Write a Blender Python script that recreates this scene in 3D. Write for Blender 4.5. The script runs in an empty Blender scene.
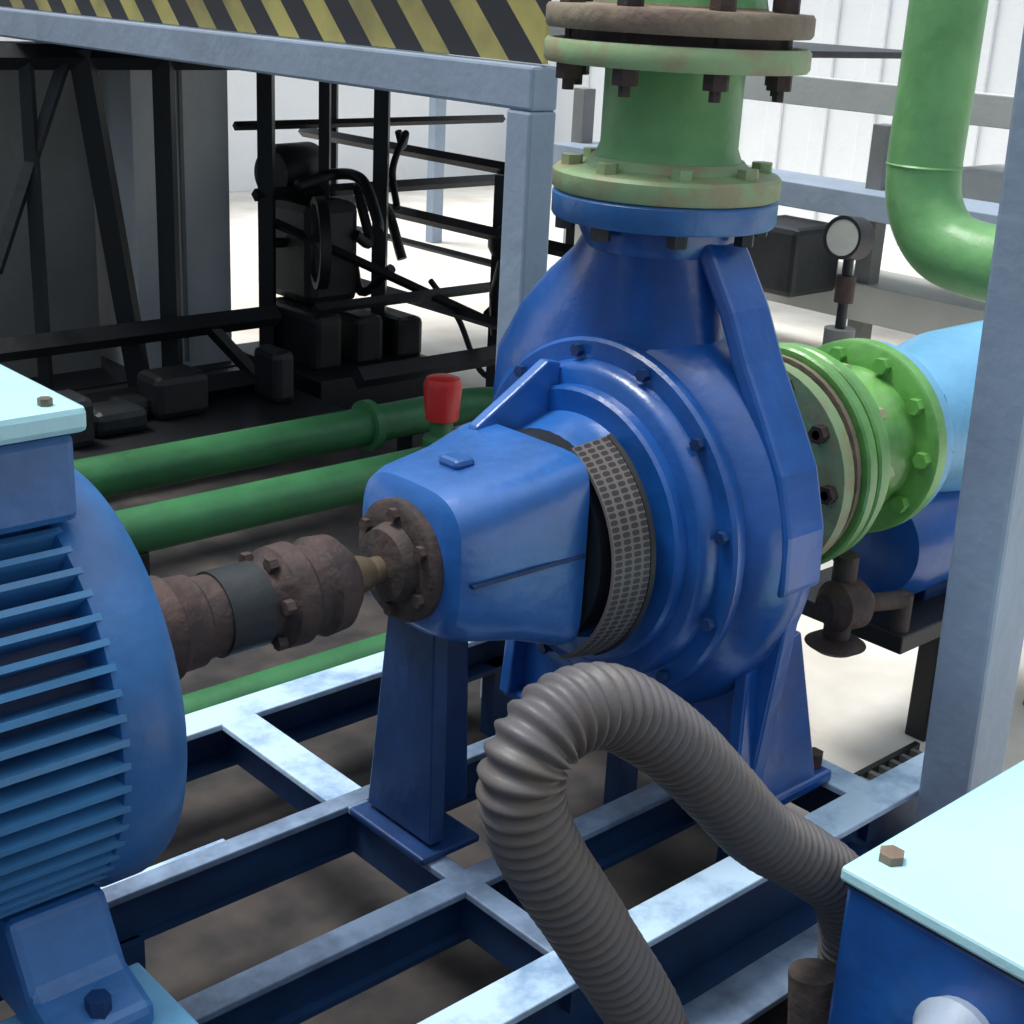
import bpy, bmesh, math, random
from mathutils import Vector, Matrix
random.seed(7)
sc=bpy.context.scene
pi=math.pi
FZ=-.56   # floor height
# ------------------------------------------------------------ materials
def mat(name,col,rough=.45,metal=0,var=.25,scale=8,col2=None,bump=.15,bscale=40,thr=(.35,.7),spec=.5):
    m=bpy.data.materials.new(name);m.use_nodes=True;n=m.node_tree;b=n.nodes['Principled BSDF']
    tc=n.nodes.new('ShaderNodeTexCoord')
    no=n.nodes.new('ShaderNodeTexNoise');no.inputs['Scale'].default_value=scale;no.inputs['Detail'].default_value=6;no.inputs['Roughness'].default_value=.65
    n.links.new(tc.outputs['Object'],no.inputs['Vector'])
    cr=n.nodes.new('ShaderNodeValToRGB');cr.color_ramp.elements[0].position=thr[0];cr.color_ramp.elements[1].position=thr[1]
    c2=col2 or tuple(c*(1-var) for c in col)
    cr.color_ramp.elements[0].color=(*col,1);cr.color_ramp.elements[1].color=(*c2,1)
    n.links.new(no.outputs['Fac'],cr.inputs['Fac']);n.links.new(cr.outputs['Color'],b.inputs['Base Color'])
    b.inputs['Roughness'].default_value=rough;b.inputs['Metallic'].default_value=metal
    b.inputs['Specular IOR Level'].default_value=spec
    if bump:
        n2=n.nodes.new('ShaderNodeTexNoise');n2.inputs['Scale'].default_value=bscale;n2.inputs['Detail'].default_value=4
        n.links.new(tc.outputs['Object'],n2.inputs['Vector'])
        bp=n.nodes.new('ShaderNodeBump');bp.inputs['Strength'].default_value=bump;bp.inputs['Distance'].default_value=.01
        n.links.new(n2.outputs['Fac'],bp.inputs['Height']);n.links.new(bp.outputs['Normal'],b.inputs['Normal'])
    return m
BLUE=mat('blue_paint',(.009,.10,.40),.29,var=.55,scale=5,bscale=30,bump=.14,spec=.9)
BLUEH=mat('blue_paint_housing',(.022,.14,.47),.31,var=.4,scale=7,bscale=30,bump=.14,spec=.9)
BLUE2=mat('blue_paint_dull',(.025,.15,.42),.38,var=.4,scale=9,spec=.7)
BLUEF=mat('blue_paint_fins',(.06,.24,.50),.40,var=.3,scale=9,spec=.6)
BLUED=mat('blue_paint_dark',(.007,.04,.15),.45,var=.5,scale=9)
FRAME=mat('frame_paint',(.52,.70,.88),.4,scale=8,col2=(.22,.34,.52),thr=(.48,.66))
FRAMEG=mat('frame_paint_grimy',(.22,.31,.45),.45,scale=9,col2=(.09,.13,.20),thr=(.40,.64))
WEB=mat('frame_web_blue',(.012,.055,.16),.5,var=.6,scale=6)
LBLUE=mat('light_blue_paint',(.17,.45,.72),.35,var=.3)
CYAN=mat('pale_cyan_lid',(.48,.82,.90),.3,var=.12,scale=3)
GREEN=mat('green_paint',(.17,.40,.15),.4,var=.3,scale=10,col2=(.11,.29,.10))
GREENB=mat('green_paint_bright',(.17,.45,.10),.32,var=.3,scale=8,col2=(.07,.22,.05),spec=.9)
GREENW=mat('green_flange_worn',(.27,.40,.20),.5,scale=14,col2=(.32,.28,.16),thr=(.45,.6))
GREENP=mat('green_pipe',(.04,.19,.07),.45,var=.45,scale=6)
RUST=mat('rust',(.075,.042,.036),.7,scale=18,col2=(.028,.022,.024),bump=.5)
RUST2=mat('rusty_flange',(.075,.048,.04),.75,scale=22,col2=(.028,.024,.027),bump=.5)
RIM=mat('corroded_rim',(.26,.22,.15),.7,scale=9,col2=(.16,.10,.08),bump=.4)
DARKM=mat('dark_steel',(.035,.04,.045),.45,var=.5,metal=.3)
STEEL=mat('bright_shaft',(.20,.16,.11),.45,metal=.6)
HOSE=mat('grey_hose',(.095,.09,.097),.5,col2=(.115,.092,.075),scale=4,thr=(.45,.6))
BLACK=mat('black_paint',(.012,.014,.017),.5,var=.4)
GREY=mat('grey_post_paint',(.30,.37,.47),.5,var=.2,scale=6)
GREYD=mat('grey_panel',(.42,.43,.40),.6,var=.2,scale=3)
GREYDD=mat('grey_panel_dark',(.20,.205,.20),.6,var=.3,scale=3)
WHITE=mat('white_sheet',(.88,.90,.92),.6,var=.06,scale=3)
LGREY=mat('light_grey_sheet',(.58,.61,.63),.6,var=.2,scale=3)
RED=mat('red_plastic',(.55,.02,.02),.35,var=.2)
BROWN=mat('muddy_brown',(.12,.09,.075),.9,scale=30,col2=(.045,.038,.036),bump=.6)

def stripes():
    m=bpy.data.materials.new('hazard_stripes');m.use_nodes=True;n=m.node_tree;b=n.nodes['Principled BSDF']
    tc=n.nodes.new('ShaderNodeTexCoord');s=n.nodes.new('ShaderNodeSeparateXYZ');n.links.new(tc.outputs['Object'],s.inputs[0])
    a=n.nodes.new('ShaderNodeMath');a.operation='SUBTRACT';n.links.new(s.outputs['Y'],a.inputs[0])
    n.links.new(s.outputs['Z'],a.inputs[1])
    f=n.nodes.new('ShaderNodeMath');f.operation='PINGPONG';f.inputs[1].default_value=.07;n.links.new(a.outputs[0],f.inputs[0])
    g=n.nodes.new('ShaderNodeMath');g.operation='GREATER_THAN';g.inputs[1].default_value=.037;n.links.new(f.outputs[0],g.inputs[0])
    no=n.nodes.new('ShaderNodeTexNoise');no.inputs['Scale'].default_value=9;no.inputs['Detail'].default_value=6
    n.links.new(tc.outputs['Object'],no.inputs['Vector'])
    cr=n.nodes.new('ShaderNodeValToRGB');cr.color_ramp.elements[0].position=.35;cr.color_ramp.elements[1].position=.7
    cr.color_ramp.elements[0].color=(.48,.42,.13,1);cr.color_ramp.elements[1].color=(.22,.19,.08,1);n.links.new(no.outputs['Fac'],cr.inputs['Fac'])
    mx=n.nodes.new('ShaderNodeMix');mx.data_type='RGBA';mx.inputs[6].default_value=(.025,.025,.03,1)
    n.links.new(cr.outputs[0],mx.inputs[7])
    n.links.new(g.outputs[0],mx.inputs[0]);n.links.new(mx.outputs[2],b.inputs['Base Color']);b.inputs['Roughness'].default_value=.6
    return m
HAZ=stripes()
def guardmat():
    m=bpy.data.materials.new('perforated_guard');m.use_nodes=True;n=m.node_tree;b=n.nodes['Principled BSDF']
    tc=n.nodes.new('ShaderNodeTexCoord');s=n.nodes.new('ShaderNodeSeparateXYZ');n.links.new(tc.outputs['UV'],s.inputs[0])
    def sn(o,k):
        a=n.nodes.new('ShaderNodeMath');a.operation='MULTIPLY';a.inputs[1].default_value=k;n.links.new(o,a.inputs[0])
        c=n.nodes.new('ShaderNodeMath');c.operation='SINE';n.links.new(a.outputs[0],c.inputs[0])
        d=n.nodes.new('ShaderNodeMath');d.operation='ABSOLUTE';n.links.new(c.outputs[0],d.inputs[0]);return d.outputs[0]
    p=n.nodes.new('ShaderNodeMath');p.operation='MULTIPLY';n.links.new(sn(s.outputs['X'],pi*4),p.inputs[0]);n.links.new(sn(s.outputs['Y'],pi*40),p.inputs[1])
    g=n.nodes.new('ShaderNodeMath');g.operation='GREATER_THAN';g.inputs[1].default_value=.34;n.links.new(p.outputs[0],g.inputs[0])
    mx=n.nodes.new('ShaderNodeMix');mx.data_type='RGBA';mx.inputs[6].default_value=(.14,.12,.11,1);mx.inputs[7].default_value=(.03,.028,.03,1)
    n.links.new(g.outputs[0],mx.inputs[0]);n.links.new(mx.outputs[2],b.inputs['Base Color']);b.inputs['Roughness'].default_value=.5
    return m
GUARD=guardmat()
def floormat():
    m=bpy.data.materials.new('concrete_ground');m.use_nodes=True;n=m.node_tree;b=n.nodes['Principled BSDF']
    def N(t):return n.nodes.new(t)
    tc=N('ShaderNodeTexCoord')
    no=N('ShaderNodeTexNoise');no.inputs['Scale'].default_value=5;no.inputs['Detail'].default_value=8
    n.links.new(tc.outputs['Object'],no.inputs['Vector'])
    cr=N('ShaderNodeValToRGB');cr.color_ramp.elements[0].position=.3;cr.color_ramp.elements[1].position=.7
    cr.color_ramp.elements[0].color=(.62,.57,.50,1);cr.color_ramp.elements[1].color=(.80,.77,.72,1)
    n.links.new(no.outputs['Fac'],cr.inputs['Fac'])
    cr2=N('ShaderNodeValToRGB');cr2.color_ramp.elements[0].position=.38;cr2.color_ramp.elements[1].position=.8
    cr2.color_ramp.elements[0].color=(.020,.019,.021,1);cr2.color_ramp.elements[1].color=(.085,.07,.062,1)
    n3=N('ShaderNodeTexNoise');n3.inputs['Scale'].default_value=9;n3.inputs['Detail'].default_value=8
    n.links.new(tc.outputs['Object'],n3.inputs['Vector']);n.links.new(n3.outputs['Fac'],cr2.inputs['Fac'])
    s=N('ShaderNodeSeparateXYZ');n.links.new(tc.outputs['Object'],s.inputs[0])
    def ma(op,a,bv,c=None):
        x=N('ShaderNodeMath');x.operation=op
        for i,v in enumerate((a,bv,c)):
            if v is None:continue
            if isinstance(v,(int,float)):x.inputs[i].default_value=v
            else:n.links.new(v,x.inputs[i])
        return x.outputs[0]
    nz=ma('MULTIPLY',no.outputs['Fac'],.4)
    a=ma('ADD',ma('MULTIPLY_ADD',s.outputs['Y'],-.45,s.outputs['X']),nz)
    r=N('ShaderNodeMapRange');r.inputs[1].default_value=.42;r.inputs[2].default_value=.62;n.links.new(a,r.inputs[0])  # dark oily dirt and skid shade, then outdoor-lit ground, painted by position
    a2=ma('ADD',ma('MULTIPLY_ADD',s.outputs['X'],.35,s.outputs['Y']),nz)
    r2=N('ShaderNodeMapRange');r2.inputs[1].default_value=3.0;r2.inputs[2].default_value=3.15;n.links.new(a2,r2.inputs[0])  # far ground painted pale, its daylight put into the colour
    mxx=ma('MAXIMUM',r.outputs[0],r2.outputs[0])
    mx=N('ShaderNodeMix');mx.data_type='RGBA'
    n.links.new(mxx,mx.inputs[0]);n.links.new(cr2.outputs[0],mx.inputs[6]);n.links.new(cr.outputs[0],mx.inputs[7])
    n.links.new(mx.outputs[2],b.inputs['Base Color']);b.inputs['Roughness'].default_value=.85
    bp=N('ShaderNodeBump');bp.inputs['Strength'].default_value=.4;bp.inputs['Distance'].default_value=.02
    n.links.new(n3.outputs['Fac'],bp.inputs['Height']);n.links.new(bp.outputs['Normal'],b.inputs['Normal'])
    return m
# ------------------------------------------------------------ mesh helpers
def group(name,loc=(0,0,0)):
    e=bpy.data.objects.new(name,None);sc.collection.objects.link(e);e.empty_display_size=.05;return e
def mk(name,vs,fs,m,par=None,smooth=False,bev=0,seg=2,auto=True):
    me=bpy.data.meshes.new(name);me.from_pydata([tuple(v) for v in vs],[],fs)
    bm=bmesh.new();bm.from_mesh(me);bmesh.ops.recalc_face_normals(bm,faces=bm.faces);bm.to_mesh(me);bm.free()
    o=bpy.data.objects.new(name,me);sc.collection.objects.link(o)
    me.materials.append(m)
    if smooth:
        for p in me.polygons:p.use_smooth=True
        if auto:
            md=o.modifiers.new('es','EDGE_SPLIT');md.split_angle=math.radians(38)
    if bev:
        md=o.modifiers.new('bv','BEVEL');md.width=bev;md.segments=seg;md.limit_method='ANGLE';md.angle_limit=math.radians(30)
    if par:o.parent=par
    return o
def box(name,x0,x1,y0,y1,z0,z1,m,par=None,bev=.003,lean=0):
    vs=[(x+(lean*(z-z0)),y,z) for x in(x0,x1) for y in(y0,y1) for z in(z0,z1)]
    fs=[(0,1,3,2),(4,6,7,5),(0,4,5,1),(2,3,7,6),(0,2,6,4),(1,5,7,3)]
    return mk(name,vs,fs,m,par,bev=bev)
def basis(d):
    d=Vector(d).normalized();t=Vector((0,0,1)) if abs(d.z)<.9 else Vector((1,0,0))
    u=t.cross(d).normalized();v=d.cross(u);return u,v,d
def lathe(name,prof,o,d,m,par=None,seg=48,cap=True,ang=(0,2*pi)):
    u,v,d=basis(d);o=Vector(o);vs=[];fs=[];full=abs(ang[1]-ang[0]-2*pi)<1e-6
    N=seg if full else seg+1
    for a,r in prof:
        for i in range(N):
            t=ang[0]+(ang[1]-ang[0])*i/seg
            vs.append(o+d*a+(u*math.cos(t)+v*math.sin(t))*r)
    for j in range(len(prof)-1):
        for i in range(seg):
            k=(i+1)%N if full else i+1
            fs.append((j*N+i,j*N+k,(j+1)*N+k,(j+1)*N+i))
    if cap and full:
        fs.append(tuple(range(N)));fs.append(tuple(range((len(prof)-1)*N,len(prof)*N)))
    return mk(name,vs,fs,m,par,smooth=True)
def cyl(name,a,b,r,m,par=None,seg=24,r2=None):
    a=Vector(a);b=Vector(b);L=(b-a).length
    return lathe(name,[(0,r),(L,r if r2 is None else r2)],a,b-a,m,par,seg)
def catmull(P,n=12):
    P=[Vector(p) for p in P];Q=[P[0]*2-P[1]]+P+[P[-1]*2-P[-2]];out=[]
    for i in range(1,len(Q)-2):
        p0,p1,p2,p3=Q[i-1:i+3]
        for k in range(n):
            t=k/n;out.append(.5*((2*p1)+(p2-p0)*t+(2*p0-5*p1+4*p2-p3)*t*t+(3*p1-p0-3*p2+p3)*t**3))
    out.append(P[-1]);return out
def sweep(name,pts,rf,m,par=None,seg=20,n=12,smooth=True,step=None,auto=True):
    C=catmull(pts,n) if n else [Vector(p) for p in pts]
    if step:
        D=[0]
        for i in range(1,len(C)):D.append(D[-1]+(C[i]-C[i-1]).length)
        T=D[-1];K=int(T/step);R=[];j=0
        for k in range(K+1):
            s=T*k/K
            while j<len(D)-2 and D[j+1]<s:j+=1
            w=(s-D[j])/max(1e-9,D[j+1]-D[j]);R.append(C[j].lerp(C[j+1],w))
        C=R
    vs=[];fs=[];u=None;s=0
    for i,c in enumerate(C):
        t=(C[min(i+1,len(C)-1)]-C[max(i-1,0)]).normalized()
        if u is None:u=basis(t)[0]
        u=(u-t*u.dot(t)).normalized();w=t.cross(u)
        if i:s+=(c-C[i-1]).length
        r=rf(s,i) if callable(rf) else rf
        for k in range(seg):
            a=2*pi*k/seg;vs.append(c+(u*math.cos(a)+w*math.sin(a))*r)
    for i in range(len(C)-1):
        for k in range(seg):
            l=(k+1)%seg;fs.append((i*seg+k,i*seg+l,(i+1)*seg+l,(i+1)*seg+k))
    fs.append(tuple(range(seg)));fs.append(tuple(range((len(C)-1)*seg,len(C)*seg)))
    return mk(name,vs,fs,m,par,smooth=smooth,auto=auto)
def hexbolts(name,o,d,R,n,m,par,r=.011,h=.012,a0=0,tail=0):
    u,v,d=basis(d);o=Vector(o);vs=[];fs=[]
    def prism(c,rr,hh,s):
        b=len(vs)
        for q in(0,hh):
            for i in range(s):
                t=2*pi*i/s;vs.append(c+d*q+(u*math.cos(t)+v*math.sin(t))*rr)
        for i in range(s):
            j=(i+1)%s;fs.append((b+i,b+j,b+s+j,b+s+i))
        fs.append(tuple(range(b,b+s)));fs.append(tuple(range(b+s,b+2*s)))
    for k in range(n):
        t=a0+2*pi*k/n;c=o+(u*math.cos(t)+v*math.sin(t))*R
        prism(c,r,h,6)
        if tail:prism(c,r*.5,h+tail,8)
    return mk(name,vs,fs,m,par)
def plate(name,poly,off,m,par=None,bev=.003):
    n=len(poly);vs=[Vector(p) for p in poly]+[Vector(p)+Vector(off) for p in poly]
    fs=[tuple(range(n)),tuple(range(n,2*n))]+[(i,(i+1)%n,n+(i+1)%n,n+i) for i in range(n)]
    return mk(name,vs,fs,m,par,bev=bev)
D=math.radians
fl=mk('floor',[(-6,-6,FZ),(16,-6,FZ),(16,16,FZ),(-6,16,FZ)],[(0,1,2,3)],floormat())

# ============================================================ PUMP
P=group('centrifugal_pump')
XC=-.072;YC=.006
N=96;vs=[];fs=[]
def Ro(t):
    return .255+.02*((t/(2*pi))%1)
rows=[(-.095,lambda R:.15),(-.095,lambda R:.205),(-.10,lambda R:R-.055),(-.088,lambda R:R-.03),(-.062,lambda R:R-.008),(-.03,lambda R:R),(.0,lambda R:R-.004),(.03,lambda R:R-.022),(.055,lambda R:R-.06),(.068,lambda R:R-.11),(.08,lambda R:.125),(.12,lambda R:.105),(.22,lambda R:.095)]
for x,fn in rows:
    for i in range(N):
        t=2*pi*i/N;R=fn(Ro(t));vs.append((x+XC+.03,-math.sin(t)*R+YC,math.cos(t)*R))
for j in range(len(rows)-1):
    for i in range(N):
        k=(i+1)%N;fs.append((j*N+i,j*N+k,(j+1)*N+k,(j+1)*N+i))
mk('volute_casing',vs,fs,BLUE,P,smooth=True)
levels=[(.385,.0,.09,.09),(.35,.0,.09,.09),(.32,.012,.104,.084),(.28,.035,.132,.08),(.23,.058,.160,.078),(.16,.075,.190,.075),(.09,.07,.205,.07),(0,.05,.21,.06)]
vs=[];fs=[];N=48
for z,yc,ry,rx in levels:
    for i in range(N):
        t=2*pi*i/N;vs.append((XC+rx*math.cos(t),YC+yc+ry*math.sin(t),z))
for j in range(len(levels)-1):
    for i in range(N):
        k=(i+1)%N;fs.append((j*N+i,j*N+k,(j+1)*N+k,(j+1)*N+i))
mk('discharge_neck',vs,fs,BLUE,P,smooth=True)
path=[(-.072,.375),(-.102,.335),(-.138,.28),(-.165,.225),(-.198,.17),(-.232,.11),(-.252,.04),(-.256,-.03)]
outer=[(XC-.03,y,z) for y,z in path];inner=[(XC-.03,y+.020,z-.010) for y,z in path][::-1]
plate('casing_rib',outer+inner,(.07,0,0),BLUE,P,bev=.006)
lathe('discharge_flange',[(0,.10),(0,.131),(.004,.134),(.028,.134),(.031,.131),(.031,.09)],(XC,YC,.363),(0,0,1),BLUE2,P)
lathe('neck_collar',[(0,.09),(.02,.1),(.035,.1)],(XC,YC,.33),(0,0,1),BLUE,P)
lathe('casing_cover',[(0,.21),(-.022,.226),(-.034,.226),(-.038,.222),(-.038,.2),(-.052,.196),(-.058,.188),(-.058,.12)],(-.122,0,0),(1,0,0),BLUE,P,seg=72,cap=False)
hexbolts('cover_bolts',(-.162,0,0),(-1,0,0),.211,12,BLUED,P,r=.008,h=.009,a0=.2)
lathe('seal_chamber_shade',[(0,.15),(-.02,.13),(-.03,.05)],(-.168,0,0),(1,0,0),BLACK,P)  # black chamber darkens the gap; the inner shade is in its colour
lathe('lantern_flange',[(0,.172),(-.016,.172),(-.02,.168),(-.02,.135)],(-.178,0,0),(1,0,0),BLUE,P,seg=64,cap=False)
def arc(name,x0,x1,r0,r1,a0,a1,m,par,th=.014,seg=24,rings=6,uv=False):
    vs=[];fs=[];uvs=[]
    for s,o in((0,0),(1,-th)):
        for j in range(rings+1):
            x=x0+(x1-x0)*j/rings;r=r0+(r1-r0)*j/rings+o
            for i in range(seg+1):
                t=a0+(a1-a0)*i/seg;vs.append((x,-math.cos(t)*r,math.sin(t)*r));uvs.append((j/rings,i/seg))
    M=(rings+1)*(seg+1);W=seg+1
    for s in(0,1):
        for j in range(rings):
            for i in range(seg):
                b=s*M+j*W+i;fs.append((b,b+1,b+W+1,b+W))
    for j in range(rings):
        for i in(0,seg):
            b=j*W+i;fs.append((b,b+W,b+W+M,b+M))
    for i in range(seg):
        for j in(0,rings):
            b=j*W+i;fs.append((b,b+1,b+1+M,b+M))
    o=mk(name,vs,fs,m,par,smooth=True)
    if uv:
        l=o.data.uv_layers.new(name='UVMap')
        for lp in o.data.loops:l.data[lp.index].uv=uvs[lp.vertex_index]
    return o
arc('lantern_top',-.34,-.17,.10,.15,D(64),D(150),BLUEH,P,th=.02)
arc('lantern_bottom',-.34,-.17,.10,.15,D(215),D(295),BLUE,P,th=.02)
arc('mesh_guard',-.277,-.224,.149,.157,D(-60),D(62),GUARD,P,th=.004,uv=True)
arc('guard_clamp',-.226,-.220,.158,.160,D(-60),D(62),BLACK,P,th=.006)
arc('seal_gap_shade',-.230,-.18,.126,.134,D(-60),D(60),BLACK,P,th=.006)  # black arc added as the shade inside the lantern opening
lathe('inner_shaft_sleeve',[(0,.035),(.2,.035)],(-.34,0,0),(1,0,0),DARKM,P)
lathe('housing_back_ring',[(0,.06),(0,.128),(.05,.128),(.05,.06)],(-.277,0,0),(1,0,0),BLACK,P)
ap=[(-.178,0,.19),(-.20,0,.195),(-.25,0,.165),(-.31,0,.13),(-.32,0,.10),(-.178,0,.10)]
plate('lantern_rib',[(x,.055,z) for x,y,z in ap],(0,.016,0),BLUEH,P)
def se(x,hy,hz,n,yc=0,zc=0,K=48):
    o=[]
    for i in range(K):
        t=2*pi*i/K;c=math.cos(t);s=math.sin(t)
        o.append((x,yc+hy*math.copysign(abs(c)**(2/n),c),zc+hz*math.copysign(abs(s)**(2/n),s)))
    return o
secs=[se(-.458,.074,.072,3.2,0,.02),se(-.450,.088,.085,3.6,0,.02),se(-.43,.094,.091,4.2,0,.018),se(-.36,.100,.100,5.5,0,.015),se(-.30,.108,.116,7,0,.012),se(-.282,.108,.118,7,0,.012),se(-.278,.102,.112,7,0,.012)]
vs=[p for s in secs for p in s];fs=[];K=48
for j in range(len(secs)-1):
    for i in range(K):
        k=(i+1)%K;fs.append((j*K+i,j*K+k,(j+1)*K+k,(j+1)*K+i))
fs.append(tuple(range(K)));fs.append(tuple(range((len(secs)-1)*K,len(secs)*K)))
mk('bearing_housing',vs,fs,BLUEH,P,smooth=True)
plate('housing_side_seam',[(-.44,-.09,.008),(-.44,-.0975,.008),(-.285,-.1105,.014),(-.285,-.09,.014)],(0,0,.005),BLUED,P,bev=.001)
box('housing_top_boss',-.40,-.37,-.015,.02,.11,.122,BLUEH,P,bev=.006)
lathe('bearing_cover',[(0,.07),(-.012,.07),(-.016,.064),(-.016,.045),(-.032,.04),(-.036,.02)],(-.456,0,.016),(1,0,0),RUST2,P,seg=40)
hexbolts('bearing_cover_bolts',(-.47,0,.016),(-1,0,0),.056,6,RUST,P,r=.008,h=.009,a0=.5)
cyl('pump_shaft',(-.53,0,.012),(-.45,0,.012),.015,STEEL,P)
plate('support_foot',[(-.435,-.03,-.06),(-.435,.055,-.06),(-.435,.09,-.345),(-.435,-.035,-.345)],(.022,0,0),BLUED,P)
plate('support_web',[(-.415,.01,-.06),(-.415,.02,-.345),(-.33,.02,-.345),(-.35,.01,-.06)],(0,.014,0),BLUED,P)
box('support_shoe',-.455,-.365,-.045,.10,-.36,-.350,BLUED,P)
for s,nm in((-1,'foot_near'),(1,'foot_far')):
    plate(nm,[(XC+.0,s*.04,-.21),(XC+.0,s*.245,-.05),(XC+.0,s*.215,-.345),(XC+.0,s*.08,-.345)],(.025,0,0),BLUE,P)
    plate(nm+'_gusset',[(XC-.02,s*.19,-.15),(XC+.08,s*.19,-.12),(XC+.14,s*.2,-.345),(XC-.03,s*.2,-.345)],(0,s*.02,0),BLUE,P)
    box(nm+'_shoe',-.09,.10,min(s*.09,s*.225),max(s*.09,s*.225),-.36,-.34,BLUE,P,bev=.006)
    hexbolts(nm+'_bolt',(.085,s*.2,-.34),(0,0,1),.0,1,RUST,P,r=.014,h=.02)
lathe('suction_flange',[(0,.10),(0,.150),(.022,.150),(.022,.1)],(.150,0,.01),(1,0,0),GREENW,P)

# ============================================================ discharge piping (green)
G=group('discharge_pipe')
lathe('lower_flange',[(0,.08),(0,.132),(.004,.135),(.022,.135),(.026,.131),(.03,.098),(.04,.09),(.04,.08)],(XC,YC,.395),(0,0,1),GREENW,G)
lathe('neck_spool',[(0,.096),(.012,.088),(.03,.081),(.11,.081),(.13,.086)],(XC,YC,.42),(0,0,1),GREEN,G)
lathe('upper_flange',[(0,.085),(0,.150),(.004,.153),(.022,.153),(.026,.15),(.026,.09)],(XC,YC,.538),(0,0,1),GREENW,G)
lathe('gasket',[(0,.13),(.012,.13)],(XC,YC,.563),(0,0,1),RUST,G)
lathe('mating_flange',[(0,.085),(0,.150),(.004,.153),(.022,.153),(.026,.15),(.028,.1),(.06,.09),(.3,.09)],(XC,YC,.575),(0,0,1),RIM,G)
lathe('mating_pipe',[(0,.1),(.04,.091),(.3,.091)],(XC,YC,.602),(0,0,1),GREEN,G)
hexbolts('upper_nuts',(XC,YC,.520),(0,0,1),.128,8,RUST,G,r=.015,h=.018,a0=.3)
hexbolts('upper_studs',(XC,YC,.508),(0,0,1),.128,8,RUST2,G,r=.007,h=.12,a0=.3)
hexbolts('top_nuts',(XC,YC,.601),(0,0,1),.128,8,RUST,G,r=.015,h=.016,a0=.3)
hexbolts('lower_nuts',(XC,YC,.421),(0,0,1),.113,8,GREENW,G,r=.013,h=.013,a0=.1)
hexbolts('lower_under_nuts',(XC,YC,.348),(0,0,1),.117,8,DARKM,G,r=.012,h=.015,a0=.1)

# ============================================================ suction piping
S=group('suction_pipe')
lathe('suction_spool',[(0,.09),(0,.157),(.003,.160),(.018,.160),(.021,.157),(.021,.135),(.030,.135),(.030,.154),(.033,.157),(.046,.157),(.049,.154),(.049,.13),(.056,.13),(.056,.148),(.066,.148),(.068,.112),(.08,.098),(.14,.094),(.165,.106),(.185,.108),(.187,.140),(.190,.144),(.210,.144),(.213,.140),(.213,.08)],(.190,0,.015),(1,0,0),GREENB,S,seg=64)
lathe('joint_ring',[(0,.13),(0,.150),(.008,.150),(.008,.13)],(.178,0,.015),(1,0,0),RIM,S,cap=False)
hexbolts('near_bolts',(.135,0,.01),(1,0,0),.130,10,RUST,S,r=.013,h=.014,tail=.12)
hexbolts('stud_nuts',(.256,0,.015),(1,0,0),.130,10,GREENW,S,r=.012,h=.022)
hexbolts('far_bolts',(.363,0,.015),(1,0,0),.124,10,GREENB,S,r=.012,h=.014)
lathe('reducer',[(0,.08),(0,.138),(.022,.138),(.024,.105),(.10,.11),(.22,.13),(.44,.13),(.45,.12)],(.405,0,.015),(1,0,0),LBLUE,S)
hexbolts('reducer_bolts',(.429,0,.015),(1,0,0),.118,10,RUST,S,r=.012,h=.014)
Yb=group('booster_pump')
lathe('pump_body',[(-.04,.04),(-.03,.085),(0,.10),(.25,.10),(.27,.12),(.3,.12),(.5,.1)],(.50,.0,-.17),(1,.0,0),BLUE,Yb)
box('stand_top',.40,.95,-.12,.12,-.30,-.27,BLACK,Yb)
box('saddle',.55,.85,-.06,.06,-.275,-.24,BLUED,Yb)
for i,(x,y) in enumerate(((.66,-.03),(.93,.1),(.93,-.1))):box('stand_leg_%d'%i,x-.02,x+.02,y-.02,y+.02,FZ,-.30,BLACK,Yb)
Z=group('drain_valve')
lathe('body',[(0,.02),(.02,.038),(.06,.038),(.08,.02)],(.26,-.07,-.205),(1,-.2,0),RUST,Z)
cyl('bonnet',(.30,-.07,-.21),(.30,-.07,-.13),.018,RUST2,Z)
lathe('handwheel',[(0,.03),(.01,.045),(.02,.03)],(.30,-.07,-.28),(0,0,1),RUST,Z)
cyl('riser',(.30,-.07,-.27),(.30,-.07,-.2),.02,RUST,Z)
cyl('side_tail',(.30,-.07,-.21),(.42,-.10,-.22),.014,RUST2,Z)
cyl('drain_leg',(.42,-.10,-.21),(.42,-.10,-.27),.014,RUST2,Z)

# ============================================================ COUPLING
Cg=group('shaft_coupling')
cp=[(0,.03),(.01,.047),(.035,.048),(.04,.043),(.075,.043),(.08,.051),(.105,.053),(.112,.048),(.135,.047),(.14,.042),(.22,.041),(.225,.046),(.232,.054),(.255,.055),(.262,.048),(.275,.047),(.283,.054),(.305,.052),(.32,.038),(.33,.02)]
lathe('coupling_body',cp,(-.86,0,.012),(1,0,0),RUST,Cg,seg=40)
lathe('coupling_sleeve',[(0,.0445),(.05,.0445)],(-.70,0,.012),(1,0,0),DARKM,Cg,seg=40)
hexbolts('coupling_bolts',(-.635,0,.012),(-1,0,0),.047,6,RUST,Cg,r=.008,h=.01,a0=.2)
lathe('pump_hub',[(0,.024),(.02,.020),(.03,.016)],(-.535,0,.012),(1,0,0),STEEL,Cg)

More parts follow.
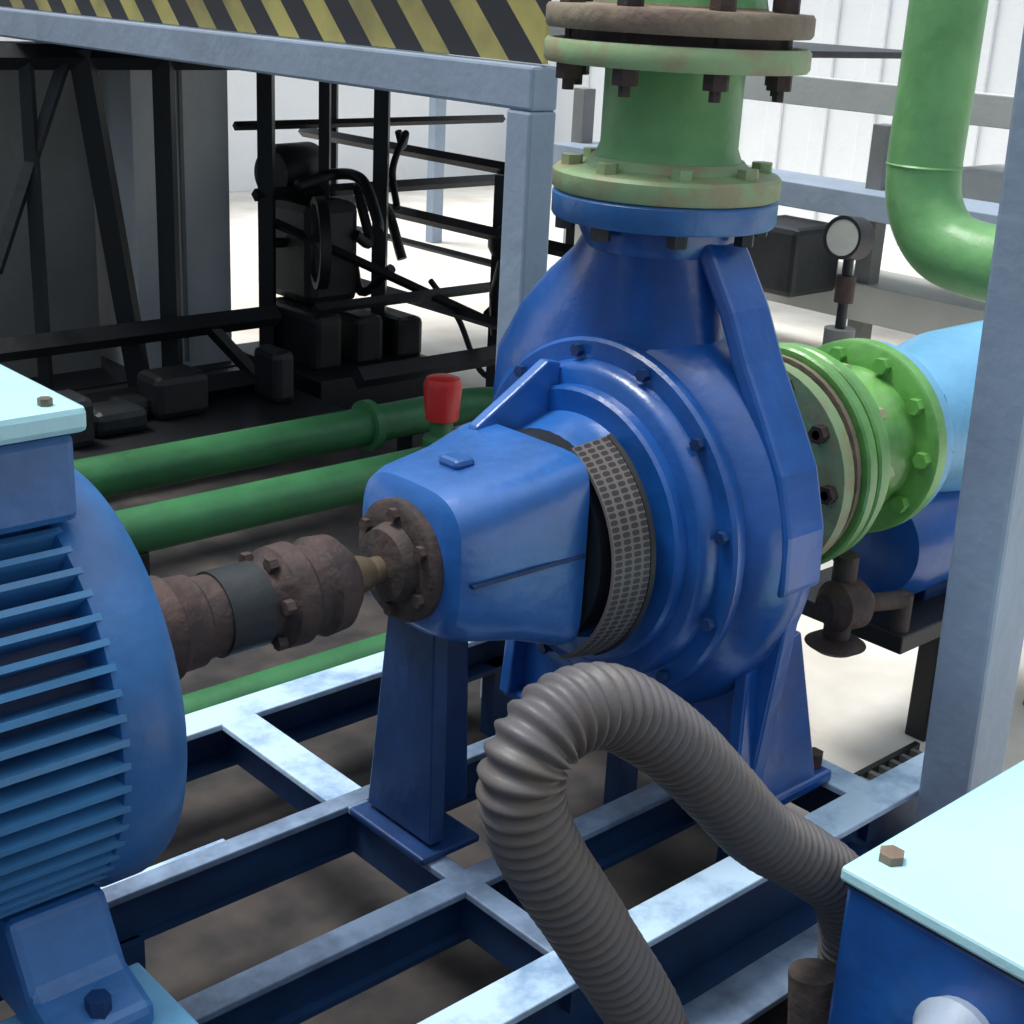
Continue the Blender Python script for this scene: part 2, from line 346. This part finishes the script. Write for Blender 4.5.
# ============================================================ MOTOR
M=group('electric_motor')
mz=.0
lathe('motor_body',[(-1.40,.06),(-1.39,.15),(-1.37,.168),(-.89,.168)],(0,0,mz),(1,0,0),BLUED,M,seg=64)
lathe('drive_end_shield',[(-.905,.165),(-.90,.196),(-.885,.202),(-.855,.202),(-.842,.196),(-.833,.175),(-.828,.10),(-.822,.05),(-.82,.03)],(0,0,mz),(1,0,0),BLUE2,M,seg=72)
vs=[];fs=[]
NF=58
for k in range(NF):
    t=2*pi*k/NF
    if 70<math.degrees(t)%360<110:continue
    c,s=math.cos(t),math.sin(t);n=(-s,c);b=len(vs);w=.0038
    for x in(-1.37,-.885):
        for rr,ww in((.155,w*1.3),(.198,w*.8)):
            for q in(-1,1):
                vs.append((x,c*rr+n[0]*q*ww,mz+s*rr+n[1]*q*ww))
    fs+=[(b,b+1,b+3,b+2),(b+4,b+6,b+7,b+5),(b,b+4,b+5,b+1),(b+2,b+3,b+7,b+6),(b,b+2,b+6,b+4),(b+1,b+5,b+7,b+3)]
mk('cooling_fins',vs,fs,BLUEF,M)
box('terminal_box',-1.12,-.885,-.11,.06,.185,.262,BLUE2,M,bev=.008)
box('terminal_box_neck',-1.08,-.92,-.08,.04,.15,.19,BLUE2,M,bev=.004)
box('terminal_box_lid',-1.13,-.877,-.118,.068,.262,.285,CYAN,M,bev=.006)
hexbolts('lid_screws',(-.905,-.1,.285),(0,0,1),0,1,STEEL,M,r=.006,h=.006)
for i,x in enumerate((-1.3,-.99)):
    for s in(-1,1):
        plate('foot_%d_%s'%(i,'a' if s<0 else 'b'),[(x,s*.10,-.15),(x,s*.15,-.14),(x,s*.185,-.195),(x,s*.235,-.21),(x,s*.235,-.235),(x,s*.07,-.235)],(.09,0,0),BLUE2,M,bev=.008)
        hexbolts('foot_bolt_%d_%s'%(i,'a' if s<0 else 'b'),(x+.045,s*.218,-.212),(0,0,1),0,1,BLUED,M,r=.011,h=.02)
for s in(-1,1):
    box('foot_rail_%s'%('a' if s<0 else 'b'),-1.42,-.87,s*.2-.055,s*.2+.055,-.262,-.235,LBLUE,M)

# ============================================================ BASE FRAME
B=group('steel_skid_frame')
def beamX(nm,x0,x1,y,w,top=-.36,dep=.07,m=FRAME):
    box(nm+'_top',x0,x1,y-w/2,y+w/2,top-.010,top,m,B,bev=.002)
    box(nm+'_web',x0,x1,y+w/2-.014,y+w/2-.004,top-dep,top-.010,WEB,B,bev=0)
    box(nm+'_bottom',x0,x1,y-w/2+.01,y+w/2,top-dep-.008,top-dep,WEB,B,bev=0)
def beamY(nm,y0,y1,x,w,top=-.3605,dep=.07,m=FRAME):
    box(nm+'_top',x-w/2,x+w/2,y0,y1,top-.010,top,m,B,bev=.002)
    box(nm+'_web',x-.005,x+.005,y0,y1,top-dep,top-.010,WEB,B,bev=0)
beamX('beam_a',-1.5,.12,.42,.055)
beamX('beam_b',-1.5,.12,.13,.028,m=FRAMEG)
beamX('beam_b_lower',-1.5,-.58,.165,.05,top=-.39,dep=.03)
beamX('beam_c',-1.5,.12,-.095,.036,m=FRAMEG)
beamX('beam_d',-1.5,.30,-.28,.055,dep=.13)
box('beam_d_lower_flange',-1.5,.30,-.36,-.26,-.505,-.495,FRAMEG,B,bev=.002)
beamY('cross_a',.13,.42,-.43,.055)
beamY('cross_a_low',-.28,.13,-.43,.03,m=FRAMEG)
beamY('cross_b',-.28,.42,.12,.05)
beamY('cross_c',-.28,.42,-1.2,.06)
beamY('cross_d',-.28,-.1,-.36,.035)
for i,x in enumerate((-1.3,-.75,.08)):
    for j,y in enumerate((.42,.13,-.095,-.28)):
        box('leg_%d_%d'%(i,j),x-.02,x+.02,y-.015,y+.015,FZ,-.43,WEB,B,bev=0)
for s in(-1,1):
    box('motor_pedestal_%s'%('a' if s<0 else 'b'),-1.40,-.89,s*.2-.03,s*.2+.03,-.37,-.262,BLUED,B)

# ============================================================ HOSE
hp=[(-.42,-.42,-.56),(-.455,-.42,-.37),(-.55,-.41,-.20),(-.622,-.40,-.08),(-.645,-.40,-.005),(-.612,-.40,.036),(-.545,-.40,.030),(-.455,-.40,-.035),(-.37,-.40,-.12),(-.30,-.40,-.192),(-.225,-.41,-.25),(-.16,-.42,-.31),(-.12,-.42,-.40),(-.12,-.42,-.56)]
sweep('flexible_hose',hp,lambda s,i:.035+.0034*math.sin(2*pi*s/.0135),HOSE,None,seg=28,n=24,step=.002,auto=False)
U=group('clay_elbow')
sweep('bend',[(-.215,-.445,-.56),(-.215,-.445,-.47),(-.215,-.44,-.42),(-.215,-.435,-.385)],.028,BROWN,U)

# ============================================================ control box lower right
J=group('control_box')
bx0,bx1,by0,by1=-.25,.13,-.95,-.48
box('body',bx0,bx1,by0,by1,FZ,-.232,BLUE,J,bev=.006)
box('lid',bx0-.006,bx1+.008,by0,by1+.006,-.229,-.212,CYAN,J,bev=.004)
box('lid_gasket',bx0-.001,bx1+.002,by0+.004,by1+.002,-.2335,-.228,DARKM,J,bev=0)
hexbolts('lid_screw',(bx0+.045,by1-.02,-.212),(0,0,1),0,1,RIM,J,r=.014,h=.010)
lathe('cable_gland',[(0,.04),(-.015,.045),(-.03,.036),(-.05,.03),(-.052,.01)],(bx0,-.63,-.325),(1,0,0),GREY,J,seg=24)

# ============================================================ posts
R_=group('steel_post')
box('tube',.172,.262,-.385,-.315,-.56,2.0,GREY,R_,bev=.006,lean=-.05)
box('base_plate',.145,.29,-.42,-.31,FZ,FZ+.012,GREY,R_)
Fm=group('platform_frame')
box('post',.135,.19,.47,.525,FZ,.44,GREY,Fm,bev=.005)
box('edge_beam',.135,.19,.47,4.2,.44,.505,GREY,Fm,bev=.005)
box('side_beam',.135,3.2,4.2,4.25,.44,.505,GREY,Fm)
box('far_post',.135,.19,4.19,4.245,FZ,.44,GREY,Fm)
box('far_post_2',3.0,3.06,4.19,4.245,FZ,.44,GREY,Fm)
box('shade_deck',.19,1.9,.9,3.1,.495,.51,DARKM,Fm)  # unseen deck, added and sized to shade the rack area
box('toe_board',.155,.165,.47,4.2,.508,.66,HAZ,Fm,bev=0)

# ============================================================ green pipes
Q=group('floor_pipe')
cyl('pipe_run',(-1.6,1.44,-.365),(.80,1.44,-.365),.044,GREENP,Q)
sweep('pipe_bend',[(.78,1.44,-.365),(.88,1.44,-.365),(.95,1.40,-.365),(.98,1.30,-.365),(.98,1.18,-.365)],.044,GREENP,Q)
lathe('pipe_flange',[(0,.06),(.02,.06)],(.56,1.44,-.365),(1,0,0),GREENP,Q)
for i,x in enumerate((-1.2,-.2,.7)):box('pipe_stand_%d'%i,x-.02,x+.02,1.41,1.47,FZ,-.4,BLACK,Q)
Q2=group('floor_pipe')
cyl('pipe_run',(-1.6,1.13,-.365),(.98,1.13,-.365),.044,GREENP,Q2)
for i,x in enumerate((-1.2,-.2,.7)):box('pipe_stand_%d'%i,x-.02,x+.02,1.10,1.16,FZ,-.4,BLACK,Q2)
Q3=group('drain_pipe')
cyl('pipe_run',(-1.5,.50,-.40),(.1,.50,-.40),.034,GREENP,Q3)
for i,x in enumerate((-.9,.05)):box('pipe_stand_%d'%i,x-.02,x+.02,.48,.52,FZ,-.42,BLACK,Q3)
V=group('red_handle_valve')
lathe('stem_body',[(0,.04),(.05,.04),(.06,.025),(.1,.025)],(.535,1.13,-.36),(0,0,1),GREENP,V)
lathe('red_cap',[(0,.025),(.005,.036),(.08,.042),(.095,.036),(.10,.02)],(.535,1.13,-.27),(0,0,1),RED,V)

O=group('overhead_green_pipe')
sweep('pipe',[(1.0,.335,1.6),(1.0,.335,1.2),(1.0,.335,.8),(1.0,.335,.5),(1.0,.335,.33),(1.0,.315,.255),(1.0,.265,.205),(1.0,.18,.19),(1.0,.05,.19),(1.0,-.2,.19)],.068,GREEN,O,seg=28)
lathe('weld_ring',[(0,.068),(.003,.0705),(.006,.068)],(1.0,.335,.34),(0,0,1),GREEN,O,seg=28,cap=False)
cyl('drop_leg',(1.0,-.2,.25),(1.0,-.2,FZ),.068,GREEN,O)

# ============================================================ background: grey cabinets
K=group('grey_cabinet')
box('panel_left',.0,.50,2.62,2.9,FZ+.05,.40,GREYDD,K)
box('panel_right',.56,.86,2.5,2.9,FZ+.05,.42,LGREY,K)
box('plinth',-.3,.9,2.45,2.9,FZ,FZ+.08,BLACK,K)
box('panel_far',-.6,-.02,2.62,2.9,FZ+.05,.40,GREYDD,K)
box('panel_seam',.70,.71,2.49,2.5,FZ+.1,.42,GREYDD,K,bev=0)
A=group('black_trestle')
def bar(nm,a,b,r,par,m=BLACK):
    return sweep(nm,[a,b],r,m,par,seg=4,n=0,smooth=False)
bar('leg_a',(.30,2.25,.42),(.44,2.25,FZ),.035,A)
bar('leg_b',(.52,2.25,.42),(.52,2.25,FZ),.032,A)
bar('brace_a',(.26,2.25,.40),(.05,2.25,-.10),.018,A)
bar('brace_b',(.16,2.25,.40),(.16,2.25,FZ),.02,A)
bar('top_rail',(-.4,2.25,.40),(.95,2.25,.40),.03,A)
bar('low_rail',(-.4,2.2,-.28),(.82,2.2,-.28),.03,A)
bar('low_rail_2',(-.4,2.15,-.44),(.82,2.15,-.44),.035,A)
bar('mid_strut',(.6,2.2,-.28),(.82,2.1,FZ),.02,A)
box('lower_tray',-.3,.82,1.8,2.4,-.50,-.47,BLACK,A)
for i,x in enumerate((-.25,.25,.78)):box('tray_foot_%d'%i,x-.02,x+.02,1.82,1.86,FZ,-.5,BLACK,A)
for i in range(8):
    x0=random.uniform(-.25,.7);w_=random.uniform(.06,.16);h_=random.uniform(.05,.16);y0=random.uniform(1.9,2.2)
    box('tray_item_%d'%i,x0,min(.82,x0+w_),y0,y0+.12,-.47,-.47+h_,BLACK if i%3 else DARKM,A,bev=.02)
T=group('black_pipe_rack')
for i,(x,y,w_) in enumerate(((.92,2.4,.03),(1.12,2.4,.022),(1.25,2.3,.03),(1.45,2.0,.02),(1.6,1.85,.018),(1.5,2.9,.025))):
    bar('upright_%d'%i,(x,y,.43 if i not in(3,4) else .1),(x,y,FZ),w_,T)
for i,(z,x,w_) in enumerate(((.12,1.45,.018),(-.06,1.4,.020),(-.3,1.35,.018),(-.2,1.6,.012))):
    bar('rail_%d'%i,(x,3.0,z),(x,1.5,z),w_,T)
for i,(z,y,w_) in enumerate(((-.25,2.1,.016),(.02,2.4,.018),(-.40,1.9,.03),(.2,2.5,.013))):
    bar('cross_%d'%i,(.88,y,z),(1.9,y,z),w_,T)
bar('diag',(.92,2.4,-.05),(1.6,1.85,-.42),.014,T)
E=group('compressor_unit')
lathe('drum',[(0,.04),(0,.07),(.03,.085),(.16,.085),(.18,.07),(.2,.03)],(1.0,2.5,.06),(1,.2,0),BLACK,E)
lathe('flywheel_rim',[(0,.11),(.0,.13),(.03,.13),(.03,.11),(0,.11)],(.98,2.25,-.1),(1,-.5,0),BLACK,E,cap=False)
for i in range(3):
    a_=i*pi/3;u_,v_,d_=basis((1,-.5,0));q_=(u_*math.cos(a_)+v_*math.sin(a_))*.12;c_=Vector((.99,2.245,-.1))
    bar('spoke_%d'%i,c_-q_,c_+q_,.012,E)
box('crankcase',1.0,1.18,2.3,2.55,-.30,-.0,BLACK,E,bev=.03)
box('skid',.9,1.35,2.1,2.6,FZ,-.46,BLACK,E)
for i in range(3):box('skid_block_%d'%i,.95+i*.15,1.05+i*.15,2.2,2.5,-.47,-.3-.02*i,BLACK,E,bev=.02)
random.seed(11)
for i in range(10):
    x0=.95+.10*i+random.uniform(-.05,.05);y0=2.45-.09*i*.9;z0=random.uniform(-.35,.05)
    pts=[(x0,y0,z0)]
    for k in range(4):
        pts.append((pts[-1][0]+random.uniform(-.03,.14),pts[-1][1]+random.uniform(-.14,.08),max(-.5,min(.2,pts[-1][2]+random.uniform(-.17,.15)))))
    sweep('loop_hose_%d'%i,pts,random.uniform(.008,.018),BLACK,E,seg=10,n=8)
lathe('valve_head',[(0,.05),(.02,.06),(.05,.06),(.08,.03)],(1.45,1.95,-.12),(0,0,1),BLACK,E)
lathe('valve_body',[(0,.04),(.12,.05),(.22,.03)],(1.45,1.95,-.36),(0,0,1),BLACK,E)

# walls/background sheets
box('wall_back',-3,5.2,6.0,6.1,FZ,1.8,WHITE,None)
W=group('wall_right')
box('sheet',5.2,5.3,-3,6,FZ,1.8,WHITE,W)
for i in range(30):
    box('ridge_%d'%i,5.18,5.2,-3+i*.3,-2.9+i*.3,FZ,1.8,WHITE,W,bev=.005)
X=group('background_skid')
box('long_duct',2.5,2.75,.6,2.9,-.02,.06,GREY,X)
box('lower_duct',2.6,2.9,.6,2.9,-.36,-.24,GREYD,X)
box('upper_tray',3.0,3.4,.8,3.0,.26,.34,LGREY,X)
box('tray_lip',2.98,3.0,.8,3.0,.26,.36,GREYD,X)
for i,y in enumerate((.65,1.5,2.2,2.85)):box('leg_%d'%i,2.62,2.68,y,y+.06,FZ,.26,GREYDD,X)
box('dark_unit',2.35,2.6,1.6,1.85,-.28,-.06,DARKM,X,bev=.02)
box('side_unit',3.2,3.5,1.1,1.6,FZ,.1,LGREY,X,bev=.02)
Ga=group('pressure_gauge')
gd=Vector((-.85,-.05,.1));gc=Vector((1.35,.72,.125))
lathe('case',[(-.03,.02),(-.03,.048),(.03,.048),(.03,.042),(.026,.041),(.026,.001)],gc,gd,BLACK,Ga,seg=32)
lathe('dial',[(0,.04),(.004,.04)],gc+gd.normalized()*.024,gd,GREYD,Ga,seg=32)
cyl('stem',(1.36,.72,.09),(1.36,.72,-.10),.012,DARKM,Ga)
cyl('snubber',(1.36,.72,.04),(1.36,.72,-.02),.022,RUST,Ga)
cyl('tee',(1.36,.72,-.08),(1.36,.72,FZ),.035,GREYDD,Ga)
Gr=group('drain_grating')
for i in range(9):box('slat_%d'%i,.34+i*.03,.35+i*.03,-.30,-.06,FZ,FZ+.012,GREYDD,Gr,bev=0)
for i,y in enumerate((-.30,-.06)):box('edge_%d'%i,.33,.61,y,y+.01,FZ,FZ+.014,BLACK,Gr,bev=0)
PS=group('pipe_cap')
lathe('dome',[(0,.05),(.13,.05),(.155,.044),(.172,.028),(.178,.005)],(-.345,-.53,FZ),(0,0,1),LBLUE,PS)

# ------------------------------------------------------------ world/light
w=bpy.data.worlds.new('sky');sc.world=w;w.use_nodes=True;n=w.node_tree
bg=n.nodes['Background'];tc=n.nodes.new('ShaderNodeTexCoord');s=n.nodes.new('ShaderNodeSeparateXYZ')
n.links.new(tc.outputs['Generated'],s.inputs[0])
cr=n.nodes.new('ShaderNodeValToRGB');e=cr.color_ramp.elements
e[0].position=0;e[0].color=(.12,.145,.18,1);e[1].position=1;e[1].color=(1,1.03,1.04,1)
q=cr.color_ramp.elements.new(.5);q.color=(.28,.35,.44,1)
n.links.new(s.outputs['Z'],cr.inputs[0]);n.links.new(cr.outputs[0],bg.inputs[0]);bg.inputs[1].default_value=1.4
l=bpy.data.lights.new('sun','SUN');l.energy=3.3;l.angle=D(22);l.color=(1,.99,.96)
lo=bpy.data.objects.new('sun',l);sc.collection.objects.link(lo)
ld=Vector((.24,-.30,-1))
lo.rotation_euler=ld.to_track_quat('-Z','Y').to_euler();lo.location=(0,0,4)
# ------------------------------------------------------------ camera
f=1450.;p=D(20);roll=D(3);a=D(47)
h=Vector((math.cos(a),math.sin(a),0));r=Vector((math.sin(a),-math.cos(a),0));z=Vector((0,0,1))
fw=h*math.cos(p)-z*math.sin(p);up=h*math.sin(p)+z*math.cos(p)
R2=r*math.cos(roll)+up*math.sin(roll);U2=up*math.cos(roll)-r*math.sin(roll)
cam=bpy.data.cameras.new('camera');co=bpy.data.objects.new('camera',cam);sc.collection.objects.link(co)
cam.sensor_width=36;cam.lens=f/1024*36;cam.clip_start=.02
m3=Matrix((R2,U2,-fw)).transposed()
co.matrix_world=Matrix.Translation((-1.385,-1.165,.618))@m3.to_4x4()
sc.camera=co
sc.view_settings.view_transform='Standard'
